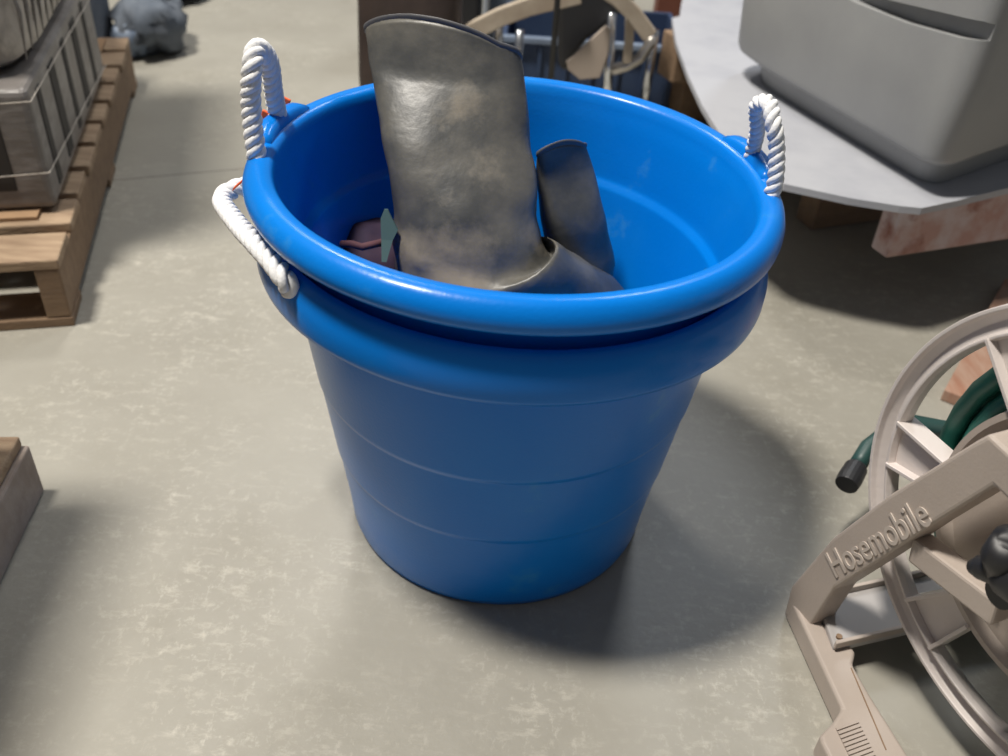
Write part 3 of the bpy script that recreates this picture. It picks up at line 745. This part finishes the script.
# recessed groove cut with a boolean-free inset: a sunken rounded slot built as a rim + dark floor
def on_face(u, v):
    # point on the outer side face plane of the bin
    d = Fv*FPX + X2*(u-504) - U2*(v-378); o = Vector((0, 0, CH)); pA = A0+(ctr-A0)*-0.024; nn = (n1+Vector((0, 0, -0.06))).normalized()
    return o + d*((pA-o).dot(nn)/d.dot(nn))
cut = [on_face(u, v) for u, v in ((840, -30), (880, 0), (930, 12), (972, 22), (984, 30), (984, 38), (976, 43), (950, 38), (900, 24), (850, 4), (800, -22))]
g = G().prism([p+n1*0.05 for p in cut], -n1*0.085)
cutter = g.obj('cutter', M_grey); 
bo = binb.modifiers.new('cut', 'BOOLEAN'); bo.object = cutter; bo.operation = 'DIFFERENCE'; bo.solver = 'EXACT'
bpy.context.view_layer.update()
dg = bpy.context.evaluated_depsgraph_get(); nm = bpy.data.meshes.new_from_object(binb.evaluated_get(dg))
binb.modifiers.clear(); binb.data = nm; bpy.data.objects.remove(cutter)
for p in nm.polygons: p.use_smooth = True
try: nm.set_sharp_from_angle(angle=0.5)
except Exception: pass

# ------------------------------------------------------------------ clutter behind the tub
YB = 2.15
ch = thing('folding_chair', aty(600, 140, YB)*1.0, 'old folding chair with chrome legs and black seat behind the tub', 'chair')
cp = ch.location.copy(); ch.location = (cp.x, YB, 0)
def q(u, v, y=YB): return aty(u, v, y)
def barpx(name, pts_, hw, M, y=YB, th=0.012, bev=0.003, parent=None):
    P_ = [q(u, v, y) for u, v in pts_]; g = G(); rings = []
    for i, p in enumerate(P_):
        T_ = (P_[min(i+1, len(P_)-1)]-P_[max(i-1, 0)]).normalized(); Y_ = Vector((0, 1, 0)); S_ = T_.cross(Y_).normalized()
        rings.append([p+S_*hw+Y_*th, p-S_*hw+Y_*th, p-S_*hw-Y_*th, p+S_*hw-Y_*th])
    g.loft(rings); return g.obj(name, M, parent if parent is not None else ch, bevel=bev)
def drop(u, v, y=YB, zmin=0.002):
    p = q(u, v, y); return Vector((p.x, p.y, zmin))
M_bent = mat('tan_armrest', (0.50, 0.43, 0.34), 0.45, (0.36, 0.29, 0.22), 10)
barpx('armrest', ((466, 34), (478, 28), (500, 17), (530, 6), (580, -6)), 0.019, M_bent, YB-0.05)
barpx('armrest', ((600, -14), (618, -2), (634, 14), (650, 36)), 0.017, M_bent, YB-0.05)
G().tube([q(652, 36, YB), q(650, 44, YB), q(640, 58, YB), q(626, 66, YB), q(612, 70, YB)], 0.013, 12).obj('frame_tube', M_metal, ch, smooth=True)
for u in (612, 498):
    p = q(u, 12, YB); G().tube([p, Vector((p.x+0.02, p.y+0.02, 0.012))], 0.011, 12).obj('chair_leg', M_chrome, ch, smooth=True)
for u in (520, 655):
    p = q(u, 30, YB+0.15); G().tube([p, Vector((p.x, p.y, 0.012))], 0.011, 12).obj('chair_leg', M_chrome, ch, smooth=True)
padp = [q(u, v, YB+0.03) for u, v in ((557, -30), (656, -30), (640, -4), (612, 22), (588, 40), (574, 56), (566, 74), (558, 66))]
G().prism(padp, (0, 0.07, 0)).obj('seat_pad', M_black, ch, bevel=0.012, segs=3)
barpx('back_slat', ((630, 18), (629, 40), (627, 62)), 0.010, M_bent, YB-0.02)
pan = [q(u, v, YB-0.03) for u, v in ((582, 48), (606, 26), (611, 30), (608, 55), (600, 78), (580, 80), (568, 70), (566, 62), (574, 56))]
G().prism(pan, (0, 0.012, 0)).obj('side_panel', mat('tan_panel', (0.42, 0.35, 0.29), 0.6), ch, bevel=0.002)
# red-brown post
p = at(668, 66, 0.0)
pp = aty(661, 62, 2.86)
t = thing('wooden_post', (pp.x, 2.86, 0), 'upright red brown wooden post behind the chair beside the pale board', 'post')
g = G(); g.box((pp.x, 2.86, 0.6), (0.085, 0.085, 1.198)); g.obj('post_shaft', M_redbrown, t, bevel=0.004)
g = G(); g.box((pp.x, 2.86, 0.03), (0.11, 0.11, 0.058)); g.obj('post_foot', M_brown, t, bevel=0.004)
pp = aty(725, 0, 3.3)
t = thing('wooden_post', (pp.x, 3.3, 0), 'dark brown upright post behind the pale board, left of the grey bin', 'post')
g = G(); g.box((pp.x, 3.3, 0.5), (0.09, 0.09, 0.998)); g.obj('post_shaft', M_brown, t, bevel=0.004)
# added navy crate whose colour gives the shaded floor behind the chair
t = thing('shade_crate', (0.17, 2.52, 0), 'long low navy crate added to darken the floor behind the chair and the tub rim', 'crate')
M_navy = mat('navy_shade', (0.025, 0.045, 0.10), 0.55, (0.035, 0.06, 0.12), 10)
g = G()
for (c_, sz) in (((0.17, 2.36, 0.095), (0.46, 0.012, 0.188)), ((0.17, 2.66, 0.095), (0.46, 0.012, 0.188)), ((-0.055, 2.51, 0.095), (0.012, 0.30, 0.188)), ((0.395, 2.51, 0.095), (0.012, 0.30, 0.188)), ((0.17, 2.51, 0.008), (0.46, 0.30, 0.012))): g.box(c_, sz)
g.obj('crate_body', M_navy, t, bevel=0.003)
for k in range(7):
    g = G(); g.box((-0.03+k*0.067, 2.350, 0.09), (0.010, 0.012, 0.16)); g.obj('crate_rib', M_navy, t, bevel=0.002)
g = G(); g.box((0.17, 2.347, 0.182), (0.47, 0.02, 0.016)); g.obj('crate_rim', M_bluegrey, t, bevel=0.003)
# black pole
pp = q(555, 30, YB-0.18)
t = thing('thin_pole', (pp.x, pp.y, 0), 'thin black pole standing upright just behind the tub rim', 'pole')
G().tube([(pp.x, pp.y, 0.02), (pp.x, pp.y, 0.9)], 0.0065, 12).obj('pole_shaft', M_black, t, smooth=True)
G().tube([(pp.x, pp.y, 0.001), (pp.x, pp.y, 0.02)], [0.03, 0.02], 20).obj('pole_foot', M_black, t)
# blue-grey box
pp = q(527, 60, YB+0.75)
t = thing('storage_box', (pp.x, pp.y, 0), 'blue grey plastic storage box behind the chair and the thin pole', 'box')
zt_ = max(0.2, q(527, 22, YB+0.6).z)
g = G(); g.box((pp.x-0.02, pp.y+0.1, zt_/2+0.001), (0.24, 0.34, zt_), Matrix.Rotation(0.1, 3, 'Z')); g.obj('box_body', M_bluegrey, t, bevel=0.01, segs=3)
g = G(); g.box((pp.x-0.02, pp.y+0.1, zt_+0.012), (0.26, 0.36, 0.022), Matrix.Rotation(0.1, 3, 'Z')); g.obj('box_lid', M_bluegrey, t, bevel=0.006, segs=3)
for k in range(5):
    g = G(); g.box((pp.x-0.10+k*0.045, pp.y-0.078+0.004*k, zt_*0.45), (0.008, 0.012, zt_*0.8), Matrix.Rotation(0.1, 3, 'Z')); g.obj('box_rib', M_bluegrey, t, bevel=0.002)
# brown leather bag
pp = q(405, 60, 2.05)
t = thing('leather_bag', (pp.x, 2.05, 0), 'dark brown leather bag standing behind the tall muddy boot', 'bag')
tz = 0.62; rings = []
for k, (z, hw, hd) in enumerate(((0.004, .10, .06), (0.02, .115, .075), (0.15, .12, .08), (0.35, .115, .075), (0.5, .11, .06), (0.6, .105, .035), (0.62, .10, .02))):
    rings.append([Vector((pp.x+0.005+hw*math.copysign(abs(math.cos(a))**.6, math.cos(a)), 2.12+hd*math.copysign(abs(math.sin(a))**.7, math.sin(a)), z)) for a in [2*PI*i/36 for i in range(36)]])
G().loft(rings).obj('bag_body', M_brown, t, smooth=True)
G().tube([Vector((pp.x-0.06+0.02*k, 2.10, 0.60+0.10*math.sin(PI*k/6))) for k in range(7)], 0.007, 8).obj('bag_handle', M_dark, t, smooth=True)
# black case between
pp = q(470, 40, 2.6)
t = thing('black_case', (pp.x, 2.7, 0), 'matt black case on the floor beyond the tan armrest', 'case')
g = G(); g.box((pp.x-0.10, 2.78, 0.2), (0.24, 0.16, 0.398)); g.obj('case_body', M_black, t, bevel=0.012, segs=3)
G().tube([Vector((pp.x-0.16+0.02*k, 2.78, 0.40+0.03*math.sin(PI*k/6))) for k in range(7)], 0.006, 8).obj('case_handle', M_dark, t, smooth=True)
